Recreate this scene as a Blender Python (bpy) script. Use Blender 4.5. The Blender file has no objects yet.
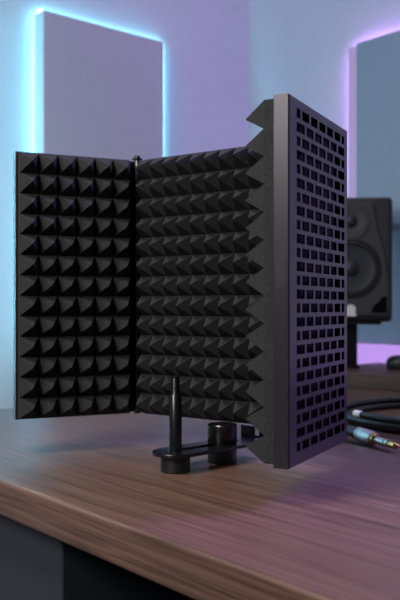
import bpy, bmesh, math, random
from mathutils import Vector, Matrix

random.seed(7)
scene = bpy.context.scene
COL = scene.collection
ZC = 0.912            # camera height; desk top stands 0.74 above the floor
DESK = 0.74
PI = math.pi

# ------------------------------------------------------------------ materials
def new_mat(name):
    m = bpy.data.materials.new(name)
    m.use_nodes = True
    nt = m.node_tree
    return m, nt, nt.nodes['Principled BSDF']

def simple(name, col, rough=0.5, metal=0.0, spec=0.5, noise=0.0, nscale=200.0, bump=0.0, coat=0.0):
    m, nt, b = new_mat(name)
    b.inputs['Base Color'].default_value = (*col, 1)
    b.inputs['Roughness'].default_value = rough
    b.inputs['Metallic'].default_value = metal
    b.inputs['Specular IOR Level'].default_value = spec
    if coat:
        b.inputs['Coat Weight'].default_value = coat
        b.inputs['Coat Roughness'].default_value = 0.15
    if noise or bump:
        tc = nt.nodes.new('ShaderNodeTexCoord')
        n = nt.nodes.new('ShaderNodeTexNoise')
        n.inputs['Scale'].default_value = nscale
        n.inputs['Detail'].default_value = 4
        nt.links.new(tc.outputs['Object'], n.inputs['Vector'])
        if noise:
            r = nt.nodes.new('ShaderNodeValToRGB')
            r.color_ramp.elements[0].position = 0.3
            r.color_ramp.elements[1].position = 0.72
            r.color_ramp.elements[0].color = (*[c * (1 - noise) for c in col], 1)
            r.color_ramp.elements[1].color = (*[min(1, c * (1 + noise)) for c in col], 1)
            nt.links.new(n.outputs['Fac'], r.inputs['Fac'])
            nt.links.new(r.outputs['Color'], b.inputs['Base Color'])
        if bump:
            bp = nt.nodes.new('ShaderNodeBump')
            bp.inputs['Strength'].default_value = bump
            bp.inputs['Distance'].default_value = 0.001
            nt.links.new(n.outputs['Fac'], bp.inputs['Height'])
            nt.links.new(bp.outputs['Normal'], b.inputs['Normal'])
    return m

def emitter(name, col, strength, base=0.8):
    m, nt, b = new_mat(name)
    b.inputs['Base Color'].default_value = (base, base, base, 1)
    b.inputs['Emission Color'].default_value = (*col, 1)
    b.inputs['Emission Strength'].default_value = strength
    return m

def wood(name, dark, mid, light, rough):
    m, nt, b = new_mat(name)
    N, L = nt.nodes, nt.links
    tc = N.new('ShaderNodeTexCoord')
    mp = N.new('ShaderNodeMapping')
    mp.inputs['Scale'].default_value = (1.5, 60, 60)
    L.new(tc.outputs['Object'], mp.inputs['Vector'])
    n1 = N.new('ShaderNodeTexNoise')
    n1.inputs['Scale'].default_value = 3.2
    n1.inputs['Detail'].default_value = 5
    n1.inputs['Roughness'].default_value = 0.62
    n1.inputs['Distortion'].default_value = 0.5
    L.new(mp.outputs['Vector'], n1.inputs['Vector'])
    mp2 = N.new('ShaderNodeMapping')
    mp2.inputs['Scale'].default_value = (4, 230, 230)
    L.new(tc.outputs['Object'], mp2.inputs['Vector'])
    n2 = N.new('ShaderNodeTexNoise')
    n2.inputs['Scale'].default_value = 2.2
    n2.inputs['Detail'].default_value = 3
    L.new(mp2.outputs['Vector'], n2.inputs['Vector'])
    mx = N.new('ShaderNodeMath'); mx.operation = 'MULTIPLY_ADD'
    mx.inputs[1].default_value = 0.42
    L.new(n2.outputs['Fac'], mx.inputs[0])
    sc_ = N.new('ShaderNodeMath'); sc_.operation = 'MULTIPLY'
    sc_.inputs[1].default_value = 0.62
    L.new(n1.outputs['Fac'], sc_.inputs[0])
    L.new(sc_.outputs[0], mx.inputs[2])
    r = N.new('ShaderNodeValToRGB')
    e = r.color_ramp.elements
    e[0].position = 0.36; e[0].color = (*dark, 1)
    e[1].position = 0.68; e[1].color = (*light, 1)
    k = e.new(0.5); k.color = (*mid, 1)
    L.new(mx.outputs[0], r.inputs['Fac'])
    L.new(r.outputs['Color'], b.inputs['Base Color'])
    bp = N.new('ShaderNodeBump')
    bp.inputs['Strength'].default_value = 0.12
    bp.inputs['Distance'].default_value = 0.0006
    L.new(n2.outputs['Fac'], bp.inputs['Height'])
    L.new(bp.outputs['Normal'], b.inputs['Normal'])
    b.inputs['Roughness'].default_value = rough
    return m

M_wall_l = simple('paint_left_wall', (0.60, 0.60, 0.70), 0.85, spec=0.2, noise=0.02, nscale=30)
M_wall_r = simple('paint_right_wall', (0.60, 0.62, 0.70), 0.85, spec=0.2, noise=0.02, nscale=30)
M_floor = simple('dark_carpet', (0.03, 0.032, 0.04), 0.95, noise=0.25, nscale=300, bump=0.3)
M_panel = simple('grey_fabric', (0.54, 0.53, 0.64), 0.95, spec=0.1, noise=0.08, nscale=500, bump=0.2)
M_panel2 = simple('blue_grey_fabric', (0.30, 0.37, 0.46), 0.95, spec=0.1, noise=0.12, nscale=350, bump=0.2)
M_cyan = emitter('cyan_led', (0.22, 0.82, 0.98), 9.5)
M_violet = emitter('violet_led', (0.68, 0.28, 1.0), 18.0)
M_side_glow = emitter('violet_side_glow', (0.50, 0.36, 0.74), 0.55, 0.15)  # glow colour for the lit side of the right wall panel
M_wall_glow = emitter('violet_wall_glow', (0.58, 0.30, 0.92), 0.85, 0.2)  # emission painted in place of violet light falling on the wall
M_wood = wood('walnut', (0.034, 0.017, 0.011), (0.088, 0.048, 0.033), (0.156, 0.090, 0.063), 0.40)
M_wood2 = wood('walnut_riser', (0.034, 0.016, 0.011), (0.072, 0.036, 0.026), (0.13, 0.068, 0.048), 0.5)
M_ped = simple('grey_laminate', (0.026, 0.030, 0.040), 0.6, noise=0.04, nscale=40)
M_near_black = simple('near_black_board', (0.005, 0.005, 0.007), 0.8, spec=0.2)  # colour carries the shade of the knee recess
M_frame = simple('black_coated_steel', (0.030, 0.027, 0.032), 0.33, metal=0.42, spec=0.27, noise=0.1, nscale=900, bump=0.05)
M_foam = simple('charcoal_foam', (0.025, 0.026, 0.0275), 0.95, spec=0.15, noise=0.6, nscale=950, bump=0.5)
M_blackmetal = simple('black_gloss_metal', (0.006, 0.006, 0.008), 0.26, metal=0.3, spec=0.6)
M_hole_shade = simple('hole_shade_black', (0.004, 0.004, 0.005), 0.95, spec=0.05)  # black that holds the shade inside the perforations
M_rod = simple('dark_steel', (0.14, 0.14, 0.14), 0.3, metal=0.9)
M_emboss = simple('embossed_paint', (0.042, 0.040, 0.047), 0.5, metal=0.3)
M_rubber = simple('black_rubber', (0.007, 0.008, 0.011), 0.45, spec=0.5)
M_cable = simple('cable_jacket', (0.008, 0.011, 0.016), 0.38, spec=0.5)
M_white = simple('white_sleeve', (0.80, 0.80, 0.82), 0.45)
M_silver = simple('brushed_nickel', (0.58, 0.55, 0.52), 0.45, metal=1.0, noise=0.12, nscale=400)
M_gold = simple('gold_plate', (0.80, 0.50, 0.17), 0.22, metal=1.0)
M_cab = simple('speaker_cabinet', (0.013, 0.014, 0.018), 0.5, noise=0.08, nscale=400)
M_baffle = simple('speaker_baffle', (0.024, 0.024, 0.028), 0.55)
M_cone = simple('woofer_cone', (0.012, 0.015, 0.022), 0.5, spec=0.4)
M_surround = simple('rubber_surround', (0.008, 0.008, 0.011), 0.5)
M_black = simple('matte_black', (0.002, 0.002, 0.003), 0.9, spec=0.05)
M_emblem = simple('pale_emblem', (0.62, 0.62, 0.62), 0.4)

# ------------------------------------------------------------------ helpers
def obj(name, bm, mat, parent=None, smooth=False, bevel=0.0, seg=2, loc=None, rot=None):
    bmesh.ops.recalc_face_normals(bm, faces=bm.faces[:])
    me = bpy.data.meshes.new(name)
    bm.to_mesh(me); bm.free()
    o = bpy.data.objects.new(name, me)
    COL.objects.link(o)
    me.materials.append(mat)
    if smooth:
        me.polygons.foreach_set('use_smooth', [True] * len(me.polygons))
        me.set_sharp_from_angle(angle=math.radians(38))
    if bevel:
        md = o.modifiers.new('bevel', 'BEVEL')
        md.width = bevel; md.segments = seg; md.limit_method = 'ANGLE'
    if parent: o.parent = parent
    if loc is not None: o.location = loc
    if rot is not None: o.rotation_euler = rot
    return o

def thing(name, label, cat, loc=(0, 0, 0), rotz=0.0, group=None):
    o = bpy.data.objects.new(name, None)
    o.empty_display_size = 0.05
    COL.objects.link(o)
    o.location = loc; o.rotation_euler = (0, 0, rotz)
    o['label'] = label; o['category'] = cat
    if group: o['group'] = group
    return o

def struct(name, bm, mat):
    o = obj(name, bm, mat); o['kind'] = 'structure'
    return o

def add_box(bm, x0, x1, y0, y1, z0, z1, mtx=None):
    vs = [bm.verts.new(Vector(p)) for p in
          [(x0, y0, z0), (x1, y0, z0), (x1, y1, z0), (x0, y1, z0),
           (x0, y0, z1), (x1, y0, z1), (x1, y1, z1), (x0, y1, z1)]]
    if mtx is not None:
        for v in vs: v.co = mtx @ v.co
    for f in [(0, 3, 2, 1), (4, 5, 6, 7), (0, 1, 5, 4), (1, 2, 6, 5), (2, 3, 7, 6), (3, 0, 4, 7)]:
        bm.faces.new([vs[i] for i in f])

def box(*a, mtx=None):
    bm = bmesh.new(); add_box(bm, *a, mtx=mtx); return bm

def add_lathe(bm, prof, n=40, mtx=None, cap0=True, cap1=True):
    """prof: (radius, height) pairs, axis +Z, then moved by mtx"""
    rings = []
    for r, h in prof:
        if r < 1e-6:
            v = bm.verts.new((0, 0, h)); rings.append([v])
        else:
            rings.append([bm.verts.new((r * math.cos(2 * PI * i / n), r * math.sin(2 * PI * i / n), h)) for i in range(n)])
    if mtx is not None:
        for ring in rings:
            for v in ring: v.co = mtx @ v.co
    for a, b in zip(rings, rings[1:]):
        if len(a) == 1 and len(b) == 1: continue
        for i in range(n):
            j = (i + 1) % n
            if len(a) == 1: bm.faces.new([a[0], b[i], b[j]])
            elif len(b) == 1: bm.faces.new([a[i], a[j], b[0]])
            else: bm.faces.new([a[i], a[j], b[j], b[i]])
    if cap0 and len(rings[0]) > 1: bm.faces.new(rings[0][::-1])
    if cap1 and len(rings[-1]) > 1: bm.faces.new(rings[-1])

def lathe(prof, n=40, mtx=None, cap0=True, cap1=True):
    bm = bmesh.new(); add_lathe(bm, prof, n, mtx, cap0, cap1); return bm

def prism(outline, z0, z1, mtx=None):
    """outline of (x, y) points extruded along z"""
    bm = bmesh.new()
    a = [bm.verts.new((x, y, z0)) for x, y in outline]
    b = [bm.verts.new((x, y, z1)) for x, y in outline]
    n = len(a)
    bm.faces.new(a[::-1]); bm.faces.new(b)
    for i in range(n):
        bm.faces.new([a[i], a[(i + 1) % n], b[(i + 1) % n], b[i]])
    if mtx is not None:
        for v in bm.verts: v.co = mtx @ v.co
    return bm

def smooth_path(pts, per=8):
    P = [Vector(p) for p in pts]
    P = [P[0] * 2 - P[1]] + P + [P[-1] * 2 - P[-2]]
    out = []
    for i in range(1, len(P) - 2):
        for k in range(per):
            t = k / per
            a, b, c, d = P[i - 1], P[i], P[i + 1], P[i + 2]
            out.append(0.5 * ((2 * b) + (c - a) * t + (2 * a - 5 * b + 4 * c - d) * t * t + (3 * b - a - 3 * c + d) * t ** 3))
    out.append(P[-2])
    return out

def tube(path, r, n=14):
    bm = bmesh.new()
    rings = []
    up = Vector((0, 0, 1))
    for i, p in enumerate(path):
        t = (path[min(i + 1, len(path) - 1)] - path[max(i - 1, 0)]).normalized()
        s = t.cross(up).normalized(); u = s.cross(t)
        rings.append([bm.verts.new(p + r * (math.cos(2 * PI * k / n) * s + math.sin(2 * PI * k / n) * u)) for k in range(n)])
    for a, b in zip(rings, rings[1:]):
        for k in range(n):
            bm.faces.new([a[k], a[(k + 1) % n], b[(k + 1) % n], b[k]])
    bm.faces.new(rings[0][::-1]); bm.faces.new(rings[-1])
    return bm

def axis_mtx(origin, direction):
    d = Vector(direction).normalized()
    return Matrix.Translation(Vector(origin)) @ d.to_track_quat('Z', 'Y').to_matrix().to_4x4()

# ------------------------------------------------------------------ the room (its axes follow the desk)
P0 = Vector((-0.1977, 0.791, 0.0))
ROOM_ANG = math.atan2(-0.763, 0.647)
ROOM = Matrix.Translation(P0) @ Matrix.Rotation(ROOM_ANG, 4, 'Z')
XL, YR = -0.986, 1.29        # inner faces of the left and right wall
struct('floor', box(XL - 0.05, 3.0, -3.0, YR + 0.05, -0.05, 0.0, mtx=ROOM), M_floor)
struct('wall_left', box(XL - 0.06, XL, -1.4, YR + 0.06, 0.0, 2.6, mtx=ROOM), M_wall_l)
struct('wall_right', box(XL, 2.6, YR, YR + 0.06, 0.0, 2.6, mtx=ROOM), M_wall_r)

def room_pt(x, y, z): return ROOM @ Vector((x, y, z))

# ------------------------------------------------------------------ lit wall panels
lp = thing('acoustic_panel', 'grey fabric wall panel edged by a cyan glow, left of the corner', 'wall panel',
           room_pt(XL, 0.563, 0.785), ROOM_ANG)
w, h = 0.354, ZC + 0.689 - 0.785
obj('fabric_panel', box(0.020, 0.065, 0, w, 0, h), M_panel, lp, bevel=0.003)
obj('backing_board', box(0.001, 0.020, 0.030, w - 0.004, 0.004, h - 0.004), M_panel, lp)
bm = bmesh.new()
add_box(bm, 0.001, 0.019, 0.019, 0.027, 0.0, h + 0.018)
add_box(bm, 0.001, 0.013, w + 0.031, w + 0.039, 0.0, h + 0.018)
add_box(bm, 0.001, 0.013, 0.027, w + 0.031, h + 0.010, h + 0.018)
obj('led_strip', bm, M_cyan, lp)

rp = thing('acoustic_panel', 'blue-grey fabric wall panel edged by a violet glow, above the loudspeaker', 'wall panel',
           room_pt(-0.538, YR, ZC + 0.19), ROOM_ANG)
w, h = 0.60, 0.465
obj('fabric_panel', box(0, w, -0.065, -0.020, 0, h), M_panel2, rp, bevel=0.003)
bm = bmesh.new()
add_box(bm, -0.046, w, -0.013, -0.001, h + 0.001, h + 0.009)
add_box(bm, -0.054, -0.046, -0.013, -0.001, 0.10, h + 0.009)
obj('led_strip', bm, M_violet, rp)
obj('side_glow_strip', box(-0.033, 0.0, -0.055, -0.020, 0.0, h - 0.002), M_side_glow, rp, bevel=0.003)  # emissive strip stands in for the panel's violet-lit side face
obj('backing_board', box(-0.020, w, -0.020, -0.001, 0.0, h - 0.004), M_panel2, rp)

# ------------------------------------------------------------------ desk
desk = thing('desk', 'walnut desk with grey pedestal carrying the black foam shield', 'desk', P0, ROOM_ANG)
DX0, DX1 = -0.504, 1.55
obj('desktop', box(DX0, DX1, 0.0, YR - 0.018, DESK - 0.036, DESK), M_wood, desk, bevel=0.004, seg=3)
obj('pedestal', box(DX0 + 0.02, 0.068, 0.030, 0.62, 0.0, DESK - 0.036), M_ped, desk, bevel=0.002)
obj('recess_shade_board', box(0.068, DX1 - 0.05, 0.60, 0.62, 0.10, DESK - 0.036), M_near_black, desk)  # added near-black board, stands in for the shade under the desk
obj('side_panel', box(DX1 - 0.05, DX1 - 0.02, 0.03, 1.2, 0.0, DESK - 0.036), M_ped, desk)

riser = thing('desk_riser', 'low walnut riser shelf along the back of the desk', 'shelf', room_pt(0, 0.979, DESK), ROOM_ANG)
obj('shelf_board', box(DX0 + 0.004, 1.3, 0.012, 0.288, 0.0, 0.031), M_wood2, riser)
obj('front_edge', box(DX0 + 0.004, 1.3, 0.0, 0.012, 0.0, 0.031), M_wood2, riser, bevel=0.002)
RZ = DESK + 0.031

bar = thing('wall_glow', 'glowing board standing in for violet light on the wall behind the wooden riser', 'light', room_pt(-0.587, YR, ZC - 0.215), ROOM_ANG)  # emissive board stands in for the violet glow on the wall
obj('glow_board', box(0, 1.2, -0.014, -0.005, 0.0, 0.119), M_wall_glow, bar, bevel=0.003)
obj('back_plate', box(0, 1.2, -0.005, -0.001, 0.0, 0.119), M_near_black, bar)

# ------------------------------------------------------------------ loudspeaker on its stand
spx, spy = 0.333, 1.77
st = thing('speaker_stand', 'black pedestal stand under the loudspeaker on the riser', 'stand', (spx + 0.004, 1.855, RZ), math.radians(-8))
obj('base_plate', box(-0.030, 0.030, -0.05, 0.05, 0.0, 0.008), M_blackmetal, st, bevel=0.002)
obj('column', box(-0.026, 0.026, -0.03, 0.03, 0.008, 0.100), M_blackmetal, st, bevel=0.003)
obj('top_plate', box(-0.080, 0.075, -0.085, 0.04, 0.100, 0.106), M_blackmetal, st, bevel=0.002)

SPZ = RZ + 0.106
sp = thing('studio_monitor', 'black two-way studio loudspeaker partly hidden behind the perforated panel', 'loudspeaker',
           (spx, spy, SPZ), math.radians(-6))
SW, SH, SD = 0.092, 0.276, 0.14
obj('cabinet', box(-SW, SW, 0.0, SD, 0, SH), M_cab, sp, smooth=True, bevel=0.010, seg=4)
toF = Matrix(((1, 0, 0, 0), (0, 0, -1, 0), (0, 1, 0, 0), (0, 0, 0, 1)))   # (x, up, toward listener)
out = [(-0.078, 0.012), (0.078, 0.012), (0.084, 0.02), (0.084, 0.085), (0.075, 0.15), (0.060, 0.205), (0.050, 0.264),
       (-0.050, 0.264), (-0.060, 0.205), (-0.075, 0.15), (-0.084, 0.085), (-0.084, 0.02)]
baf = obj('baffle', prism(out, -0.002, 0.006, toF), M_baffle, sp, bevel=0.004, seg=3)
def at_front(x, z, y=0.006): return toF @ Matrix.Translation((x, z, y))
wz = 0.118
wf = obj('woofer', lathe([(0.066, 0.0), (0.066, 0.003), (0.063, 0.004), (0.061, 0.002)], 56, at_front(0, wz), cap1=False), M_cab, sp, smooth=True)
obj('surround', lathe([(0.0615, 0.001), (0.059, 0.0055), (0.055, 0.006), (0.051, 0.002)], 56, at_front(0, wz), cap0=False, cap1=False), M_surround, wf, smooth=True)
obj('cone', lathe([(0.0515, 0.002), (0.035, -0.002 + 0.001), (0.016, 0.0005)], 56, at_front(0, wz, 0.0085), cap0=False), M_cone, wf, smooth=True)
obj('dust_cap', lathe([(0.018, 0.0), (0.015, 0.005), (0.009, 0.008), (0.0, 0.009)], 40, at_front(0, wz, 0.0085), cap0=True), M_cone, wf, smooth=True)
tz = 0.222
tw = obj('tweeter', lathe([(0.042, 0.0), (0.0415, 0.003), (0.034, 0.0035), (0.026, 0.0025), (0.018, 0.0012)], 48, at_front(0, tz), cap1=True), M_baffle, sp, smooth=True)
obj('dome', lathe([(0.014, 0.0), (0.012, 0.005), (0.007, 0.008), (0.0, 0.009)], 36, at_front(0, tz, 0.0075)), M_cone, tw, smooth=True)
for s in (1, -1):
    tri = [(s * 0.044, 0.020), (s * 0.078, 0.020), (s * 0.078, 0.056), (s * 0.070, 0.056), (s * 0.060, 0.044), (s * 0.048, 0.034)]
    if s < 0: tri = tri[::-1]
    obj('bass_port', prism(tri, 0.0055, 0.0068, toF), M_black, sp)
emb = [(-0.012, 0.0), (0.012, 0.0), (0.012, 0.004), (0.010, 0.007), (0.0105, 0.014)] + \
      [(0.0115 * math.cos(a), 0.015 + 0.011 * math.sin(a)) for a in [math.radians(k) for k in range(10, 171, 16)]] + \
      [(-0.0105, 0.014), (-0.010, 0.007), (-0.012, 0.004)]
em = obj('emblem', prism([(x, y + 0.012) for x, y in emb], 0.006, 0.0085, toF), M_emblem, sp, bevel=0.001)
em['label'] = 'pale rounded emblem'

dv = obj('desktop_device', bmesh.new(), M_rubber)
bm = bmesh.new()
prof = [(0.0, 0.0), (0.036, 0.0), (0.038, 0.004), (0.038, 0.018), (0.035, 0.025), (0.028, 0.029), (0.0, 0.031)]
add_lathe(bm, prof, 40, Matrix.Diagonal((1.0, 1.5, 1.0, 1.0)))
bmesh.ops.recalc_face_normals(bm, faces=bm.faces[:])
bm.to_mesh(dv.data); bm.free()
dv.data.polygons.foreach_set('use_smooth', [True] * len(dv.data.polygons))
dv.location = (0.466, 1.80, RZ); dv.rotation_euler = (0, 0, math.radians(-50))
dv['label'] = 'small dark rounded device on the riser at the right edge'; dv['category'] = 'device'

# ------------------------------------------------------------------ isolation shield
shield = thing('isolation_shield', 'black three-panel folding foam microphone shield standing on a bracket on the desk',
               'microphone shield', (0.0, 0.88, DESK))
SO = Vector((0.0, 0.88, DESK))
PB, PH = ZC - 0.139, 0.320        # bottom and height of the three panels
FT, SLAB, TIP = 0.0147, 0.0240, 0.0445

def frame_mesh(W, H, nc):
    """perforated tray: outer face on y=0, open towards +y"""
    bm = bmesh.new()
    c, t = 0.0012, 0.0016
    def loop(y, i):
        return [bm.verts.new((x, y, z)) for x, z in ((i, i), (W - i, i), (W - i, H - i), (i, H - i))]
    L = [loop(0, c), loop(c, 0), loop(FT - c * 0.5, 0), loop(FT, c * 0.5), loop(FT, t), loop(t, t)]
    for a, b in zip(L, L[1:]):
        for k in range(4):
            bm.faces.new([a[k], a[(k + 1) % 4], b[(k + 1) % 4], b[k]])
    def quad(p):
        bm.faces.new([bm.verts.new(v) for v in p])
    def sheet(x0, x1, z0, z1):
        quad([(x0, 0, z0), (x1, 0, z0), (x1, 0, z1), (x0, 0, z1)])
        quad([(x0, t, z0), (x1, t, z0), (x1, t, z1), (x0, t, z1)])
    rows, pz = 25, 0.01215
    hz0 = (H - (rows * pz)) / 2 + 0.0015
    hh = 0.0083
    xa, xb = 0.0180, W - 0.0105
    px = (xb - xa) / nc
    gap = px * 0.21
    z = c
    for r in range(rows):
        z0 = hz0 + r * pz + (pz - hh) / 2; z1 = z0 + hh
        sheet(c, W - c, z, z0)
        if r % 2 == 0:
            spans = [(xa, xa + px / 2 - gap / 2)] + [(xa + px * (k + 0.5) + gap / 2, xa + px * (k + 1.5) - gap / 2) for k in range(nc - 1)] + \
                    [(xb - px / 2 + gap / 2, xb)]
        else:
            spans = [(xa + px * k + (gap / 2 if k else 0), xa + px * (k + 1) - (gap / 2 if k < nc - 1 else 0)) for k in range(nc)]
        x = c
        for s0, s1 in spans:
            sheet(x, s0, z0, z1)
            quad([(s0, 0, z0), (s1, 0, z0), (s1, t, z0), (s0, t, z0)])
            quad([(s0, 0, z1), (s1, 0, z1), (s1, t, z1), (s0, t, z1)])
            quad([(s0, 0, z0), (s0, 0, z1), (s0, t, z1), (s0, t, z0)])
            quad([(s1, 0, z0), (s1, 0, z1), (s1, t, z1), (s1, t, z0)])
            x = s1
        sheet(x, W - c, z0, z1)
        z = z1
    sheet(c, W - c, z, H - c)
    return bm

def foam_mesh(W, H, ncol, nrow=13, TIP=TIP):
    m = 0.0026
    x0, x1, z0, z1 = m, W - m, m, H - m
    bm = bmesh.new()
    yb = 0.0115
    px, pz = (x1 - x0) / ncol, (z1 - z0) / nrow
    G = [[bm.verts.new((x0 + px * i, SLAB, z0 + pz * j)) for j in range(nrow + 1)] for i in range(ncol + 1)]
    ca, cs = 0.04, 0.85
    for i in range(ncol):
        for j in range(nrow):
            q = [G[i][j], G[i + 1][j], G[i + 1][j + 1], G[i][j + 1]]
            cx = x0 + px * (i + 0.5) + random.uniform(-1, 1) * 0.0003
            cz = z0 + pz * (j + 0.5) + random.uniform(-1, 1) * 0.0003
            tip = TIP + random.uniform(-1, 1) * 0.0003
            hi = [bm.verts.new((cx + sx * px * 0.5 * 0.10, SLAB + (tip - SLAB) * 0.92, cz + sz * pz * 0.5 * 0.10))
                  for sx, sz in ((-1, -1), (1, -1), (1, 1), (-1, 1))]
            ap = bm.verts.new((cx, tip, cz))
            for k in range(4):
                bm.faces.new([q[k], q[(k + 1) % 4], hi[(k + 1) % 4], hi[k]])
                bm.faces.new([hi[k], hi[(k + 1) % 4], ap])
    # slab sides and back
    edge = [G[i][0] for i in range(ncol + 1)] + [G[ncol][j] for j in range(1, nrow + 1)] + \
           [G[i][nrow] for i in range(ncol - 1, -1, -1)] + [G[0][j] for j in range(nrow - 1, 0, -1)]
    back = [bm.verts.new((v.co.x, yb, v.co.z)) for v in edge]
    n = len(edge)
    for k in range(n):
        bm.faces.new([edge[k], back[k], back[(k + 1) % n], edge[(k + 1) % n]])
    bm.faces.new(back)
    return bm

def shield_panel(start, end, ncol, label, lift=0.0, tip=TIP):
    s = Vector((*start, 0)); e = Vector((*end, 0))
    W = (e - s).length
    ang = math.atan2(e.y - s.y, e.x - s.x)
    nc = max(4, round((W - 0.0285) / 0.0245))
    f = obj('panel_frame', frame_mesh(W, PH - lift, nc), M_frame, shield, loc=(s.x - SO.x, s.y - SO.y, PB + lift - SO.z), rot=(0, 0, ang))
    f['label'] = label
    obj('pyramid_foam', foam_mesh(W, PH - lift, ncol, TIP=tip), M_foam, f)
    obj('hole_shade_sheet', box(0.0026, W - 0.0026, 0.0085, 0.0112, 0.0026, PH - lift - 0.0026), M_hole_shade, f)  # black sheet added behind the holes to darken them like shade
    return f, W

R1 = Vector((-0.0785, 1.000))     # hinge between left and middle panel
dA = Vector((0.883, 0.470)); nA = Vector((0.470, -0.883))
A_end = R1 - 0.010 * dA - 0.012 * nA
A_left = Vector((-0.2215, 0.948))
C_near = Vector((0.0757, 0.679)); C_far = Vector((0.1520, 0.825))
dC = (C_far - C_near).normalized(); nC = Vector((-dC.y, dC.x))
R2 = C_far + 0.014 * nC + 0.013 * dC
dB = (R2 - R1).normalized(); nB = Vector((dB.y, -dB.x))
B_start = R1 + 0.013 * dB - 0.012 * nB
B_end = R2 - 0.020 * dB - 0.012 * nB
shield_panel(A_end, A_left, 6, 'left panel with six columns of foam pyramids', 0.006)
shield_panel(B_end, B_start, 12, 'wide middle panel lined with foam pyramids', 0.006)
fC, WC = shield_panel(C_near, C_far, 7, 'near panel showing its perforated back', tip=0.0470)

# raised mark on the near edge of the right panel
tcu = bpy.data.curves.new('mark', 'FONT'); tcu.body = 'MUDIOX'; tcu.size = 0.0062
tcu.align_x = 'CENTER'; tcu.align_y = 'CENTER'; tcu.extrude = 0.0002; tcu.space_character = 1.05
to = bpy.data.objects.new('mark', tcu)
COL.objects.link(to)
bpy.context.view_layer.update()
tme = bpy.data.meshes.new_from_object(to)
bpy.data.objects.remove(to)
bm = bmesh.new(); bm.from_mesh(tme)
B3 = Matrix(((0, 0, -1, 0), (0, -1, 0, 0), (-1, 0, 0, 0), (0, 0, 0, 1)))   # text x -> -z, text up -> -y, face -> -x
TM = Matrix.Translation((-0.0001, 0.0080, 0.139 + 0.0300)) @ B3
for v in bm.verts: v.co = TM @ v.co
a_, b_, t_ = 0.0142, 0.0036, 0.0004
for (x0, x1, y0, y1) in ((-a_, a_, b_ - t_, b_), (-a_, a_, -b_, -b_ + t_), (-a_, -a_ + t_, -b_ + t_, b_ - t_), (a_ - t_, a_, -b_ + t_, b_ - t_)):
    add_box(bm, x0, x1, y0, y1, -0.0001, 0.0002, mtx=TM)
obj('embossed_mark', bm, M_emboss, fC)

# hinge rods with caps, leaves
def hinge(R, da, db, label):
    o = (R.x - SO.x, R.y - SO.y, PB - SO.z)
    hr = obj('hinge_rod', lathe([(0.0034, 0.0075), (0.0034, PH + 0.001)], 20), M_rod, shield, smooth=True, loc=o)
    hr['label'] = label
    obj('cap_screw', lathe([(0.0064, PH + 0.001), (0.0066, PH + 0.0014), (0.0066, PH + 0.0030), (0.0040, PH + 0.0032), (0.0040, PH + 0.0058), (0.0030, PH + 0.0066)], 24),
        M_blackmetal, hr, smooth=True)
    obj('cap_screw', lathe([(0.0028, 0.005), (0.0036, 0.0055), (0.0036, 0.0075)], 24), M_blackmetal, hr, smooth=True)
    for d in (da, db):
        ang = math.atan2(d.y, d.x)
        obj('hinge_leaf', box(0, 0.024, -0.0007, 0.0007, 0.0075, PH - 0.001, mtx=Matrix.Rotation(ang, 4, 'Z')), M_blackmetal, hr)
hinge(R1, -dA, dB, 'dark steel rod between left and middle panel')
hinge(R2, -dB, -dC, 'dark steel rod between middle and near panel')

# stand bracket
F1 = Vector((-0.0256, 0.834)); F2 = Vector((0.0245, 0.882))
E = (F2 - F1).normalized()
ang = math.atan2(E.y, E.x)
LB = 0.126                       # front foot to the upright
PZ0, PZ1 = DESK + 0.0175, DESK + 0.0210
bk_o = (F1.x - SO.x, F1.y - SO.y, 0)
def stadium(xa, xb, r, n=14, square_right=False):
    p = [(xa + r * math.cos(PI / 2 + PI * k / n), r * math.sin(PI / 2 + PI * k / n)) for k in range(n + 1)]
    if square_right:
        q = [(xb, -r + 2 * r * k / n) for k in range(n + 1)]
    else:
        q = [(xb + r * math.cos(-PI / 2 + PI * k / n), r * math.sin(-PI / 2 + PI * k / n)) for k in range(n + 1)]
    return p + q
o_, i_ = stadium(0, LB, 0.0245, square_right=True), stadium(0.012, 0.088, 0.0055)
bm = bmesh.new()
z0, z1 = PZ0 - DESK, PZ1 - DESK
V = [[bm.verts.new((x, y, z)) for x, y in pts] for pts in (o_, i_) for z in (z0, z1)]
n = len(o_)
for k in range(n):
    j = (k + 1) % n
    bm.faces.new([V[0][k], V[0][j], V[1][j], V[1][k]])
    bm.faces.new([V[2][k], V[2][j], V[3][j], V[3][k]])
    bm.faces.new([V[1][k], V[1][j], V[3][j], V[3][k]])
    bm.faces.new([V[0][k], V[0][j], V[2][j], V[2][k]])
plate = obj('slotted_bracket', bm, M_blackmetal, shield, bevel=0.0006, loc=bk_o, rot=(0, 0, ang))
up_h = PB - DESK
bm = bmesh.new()
oy = [(-0.0245, 0), (0.0245, 0), (0.0245, up_h), (0.004, up_h), (0.004, up_h - 0.010), (-0.004, up_h - 0.010), (-0.004, up_h), (-0.0245, up_h)]
bm.free()
T = Matrix(((0, 0, 1, LB - 0.001), (1, 0, 0, 0), (0, 1, 0, 0), (0, 0, 0, 1)))
oy = [(-0.0245, z0), (0.0245, z0)] + oy[2:]
obj('upright_tab', prism(oy, 0, 0.003, T), M_blackmetal, plate, bevel=0.0006)

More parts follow.
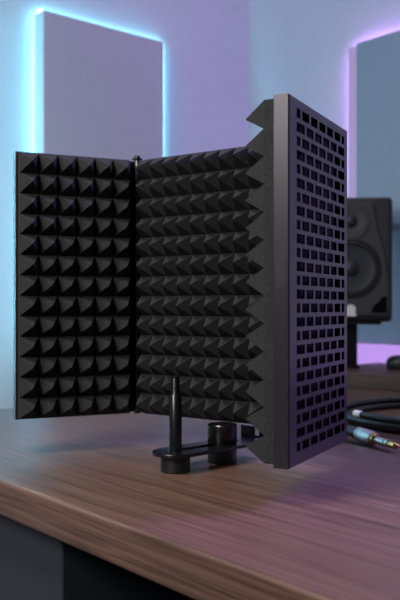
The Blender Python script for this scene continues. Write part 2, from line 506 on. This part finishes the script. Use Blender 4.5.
f1o = (F1.x - SO.x, F1.y - SO.y, 0)
obj('foot', lathe([(0.0146, 0.0), (0.0154, 0.001), (0.0154, 0.0165), (0.0146, 0.0175)], 40), M_rubber, shield, smooth=True, loc=f1o)
post = obj('mounting_post', lathe([(0.0066, z1), (0.0066, DESK * 0 + 0.0795), (0.0060, 0.0803), (0.0046, 0.0804)], 32), M_blackmetal, shield, smooth=True, loc=f1o)
pr = [(0.0044, 0.0804)]
zz = 0.0808
while zz < 0.0965:
    pr += [(0.0049, zz), (0.0043, zz + 0.0007)]; zz += 0.0014
pr += [(0.0047, zz), (0.0047, zz + 0.001), (0.0038, zz + 0.0016)]
obj('thread', lathe(pr, 28), M_blackmetal, post, smooth=False)
f2o = (F2.x - SO.x, F2.y - SO.y, 0)
obj('foot', lathe([(0.0150, 0.0), (0.0160, 0.001), (0.0160, 0.0165), (0.0150, 0.0175)], 40), M_rubber, shield, smooth=True, loc=f2o)
obj('clamp_knob', lathe([(0.0156, z1), (0.0162, z1 + 0.001), (0.0162, 0.0410), (0.0152, 0.0422), (0.0095, 0.0424)], 40), M_blackmetal, shield, smooth=True, loc=f2o)
nk = F2 + Vector((0.0065, 0.034))
obj('neck', lathe([(0.0085, z1), (0.0085, up_h + 0.001)], 28), M_blackmetal, shield, smooth=True, loc=(nk.x - SO.x, nk.y - SO.y, 0))

# ------------------------------------------------------------------ coiled cable with its plug
cab = thing('audio_cable', 'coiled black audio cable with silver and gold jack plug lying on the desk', 'cable', (0.30, 1.12, DESK))
CO = Vector((0.30, 1.12, DESK))
rear = Vector((0.2005, 1.011, DESK + 0.0106)); pd = Vector((0.38, -0.92, -0.04)).normalized()
rc = 0.0047
pts = [rear - 0.002 * pd, rear - 0.03 * pd + Vector((0, 0, -0.003)), Vector((0.190, 1.10, DESK + 0.0048))]
cx, cy = 0.380, 1.186
turns = [(0.178, 0.0045), (0.162, 0.0050), (0.171, 0.0130), (0.176, 0.0210), (0.176, 0.0215)]
a = 172
while a > -860:
    k = (172 - a) / 360.0
    i0 = min(int(k), len(turns) - 2); f = min(1, k - i0)
    f = f * f * (3 - 2 * f)
    r = turns[i0][0] * (1 - f) + turns[i0 + 1][0] * f
    z = turns[i0][1] * (1 - f) + turns[i0 + 1][1] * f
    off = Vector((0.004 * math.sin(k * 2.1), 0.004 * math.cos(k * 1.7)))
    t = math.radians(a)
    pts.append(Vector((cx + off.x + r * math.cos(t), cy + off.y + r * math.sin(t), DESK + z)))
    a -= 18
t = math.radians(206)
pts.append(Vector((cx + 0.176 * math.cos(t), cy + 0.176 * math.sin(t), DESK + 0.0215)))
path = smooth_path(pts, 5)
endp, endd = path[-1], (path[-1] - path[-3]).normalized()
obj('cord', tube([p - CO for p in path], rc, 14), M_cable, cab, smooth=True)
slv = obj('end_sleeve', lathe([(0.0050, -0.003), (0.0054, -0.002), (0.0054, 0.008), (0.0046, 0.0105), (0.002, 0.0115)], 24, axis_mtx(endp - CO, endd)), M_white, cab, smooth=True)
slv['label'] = 'white sleeve on the cable end'
pm = axis_mtx(rear - CO, pd)
obj('strain_relief', lathe([(0.0048, -0.024), (0.0062, -0.020), (0.0078, -0.004), (0.0078, 0.002)], 28, pm), M_rubber, cab, smooth=True)
plug = obj('plug_barrel', lathe([(0.0075, 0.0), (0.0086, 0.001), (0.0088, 0.004), (0.0083, 0.0048), (0.0083, 0.0056), (0.0088, 0.0064),
                                 (0.0086, 0.030), (0.0078, 0.0335)], 36, pm), M_silver, cab, smooth=True)
plug['label'] = 'silver plug barrel'
g1 = obj('collar', lathe([(0.0066, 0.0330), (0.0070, 0.0338), (0.0070, 0.0368), (0.0062, 0.0385), (0.0045, 0.0388)], 36, pm), M_gold, plug, smooth=True)
jack = obj('jack_shaft', lathe([(0.0043, 0.0385), (0.0043, 0.0560)], 28, pm), M_silver, cab, smooth=True)
obj('insulating_ring', lathe([(0.00435, 0.0560), (0.00435, 0.0576)], 28, pm), M_black, jack, smooth=True)
obj('ring_contact', lathe([(0.0043, 0.0576), (0.0043, 0.0640)], 28, pm), M_silver, jack, smooth=True)
obj('insulating_ring', lathe([(0.00435, 0.0640), (0.00435, 0.0656)], 28, pm), M_black, jack, smooth=True)
tp = obj('jack_tip', lathe([(0.0042, 0.0656), (0.0042, 0.0680), (0.0030, 0.0715), (0.0040, 0.0745), (0.0040, 0.0765), (0.0022, 0.0815), (0.0, 0.0830)], 28, pm),
         M_gold, jack, smooth=True)
tp['label'] = 'gold jack tip'

# ------------------------------------------------------------------ light
def area(name, loc, target, sx, sy, power, col, spread=180):
    l = bpy.data.lights.new(name, 'AREA')
    l.shape = 'RECTANGLE'; l.size = sx; l.size_y = sy; l.energy = power; l.color = col
    l.spread = math.radians(spread)
    o = bpy.data.objects.new(name, l); COL.objects.link(o)
    o.location = loc
    o.rotation_euler = (Vector(target) - Vector(loc)).to_track_quat('-Z', 'Y').to_euler()
    return o
area('softbox_lamp', (-0.72, -0.09, ZC + 0.56), (0.0, 0.9, ZC - 0.05), 0.5, 0.34, 12.5, (1.0, 0.96, 0.92))
area('overhead_fill', (-0.68, 0.32, ZC + 1.45), (0.0, 0.75, DESK), 0.5, 0.5, 7.0, (1.0, 0.94, 0.89), 90)  # added overhead fill, brightens the desk top and upper foam faces
area('left_wall_fill', room_pt(XL + 0.75, 0.95, 2.5), room_pt(XL, 1.0, 1.2), 0.25, 1.2, 3.1, (0.66, 0.64, 1.0))  # unseen fill added to brighten the left wall
area('right_wall_fill', room_pt(-0.2, YR - 0.75, 2.5), room_pt(-0.2, YR, 1.2), 1.4, 0.25, 2.3, (0.52, 0.62, 1.0))  # extra bluish light without a fixture, lifts the right wall
area('violet_fill', (0.92, 1.02, ZC + 0.78), (0.12, 0.77, ZC + 0.02), 0.5, 0.5, 2.7, (0.44, 0.28, 1.0), 38)  # added unseen light, tints the perforated panel violet
area('cyan_wall_fill', room_pt(XL + 0.13, -0.05, ZC + 0.35), room_pt(XL, 0.14, ZC + 0.33), 0.08, 1.0, 6.0, (0.26, 0.85, 0.95), 75)  # made-up cyan source, spreads the glow along the left wall

wld = bpy.data.worlds.new('room_ambience'); scene.world = wld
wld.use_nodes = True
bg = wld.node_tree.nodes['Background']
bg.inputs['Color'].default_value = (0.42, 0.47, 0.80, 1)
bg.inputs['Strength'].default_value = 0.10

# ------------------------------------------------------------------ camera
cd = bpy.data.cameras.new('camera')
cam = bpy.data.objects.new('camera', cd); COL.objects.link(cam)
cam.location = (0, 0, ZC); cam.rotation_euler = (PI / 2, 0, 0)
cd.sensor_fit = 'AUTO'; cd.sensor_width = 36.0; cd.lens = 48.0
cd.shift_y = 6 / 600
cd.clip_start = 0.02
cd.dof.use_dof = True; cd.dof.focus_distance = 0.80; cd.dof.aperture_fstop = 8.5
scene.camera = cam

vs = scene.view_settings
vs.view_transform = 'Standard'; vs.look = 'None'; vs.gamma = 1.0; vs.exposure = 0.0
vs.use_curve_mapping = False
scene.cycles.use_denoising = True
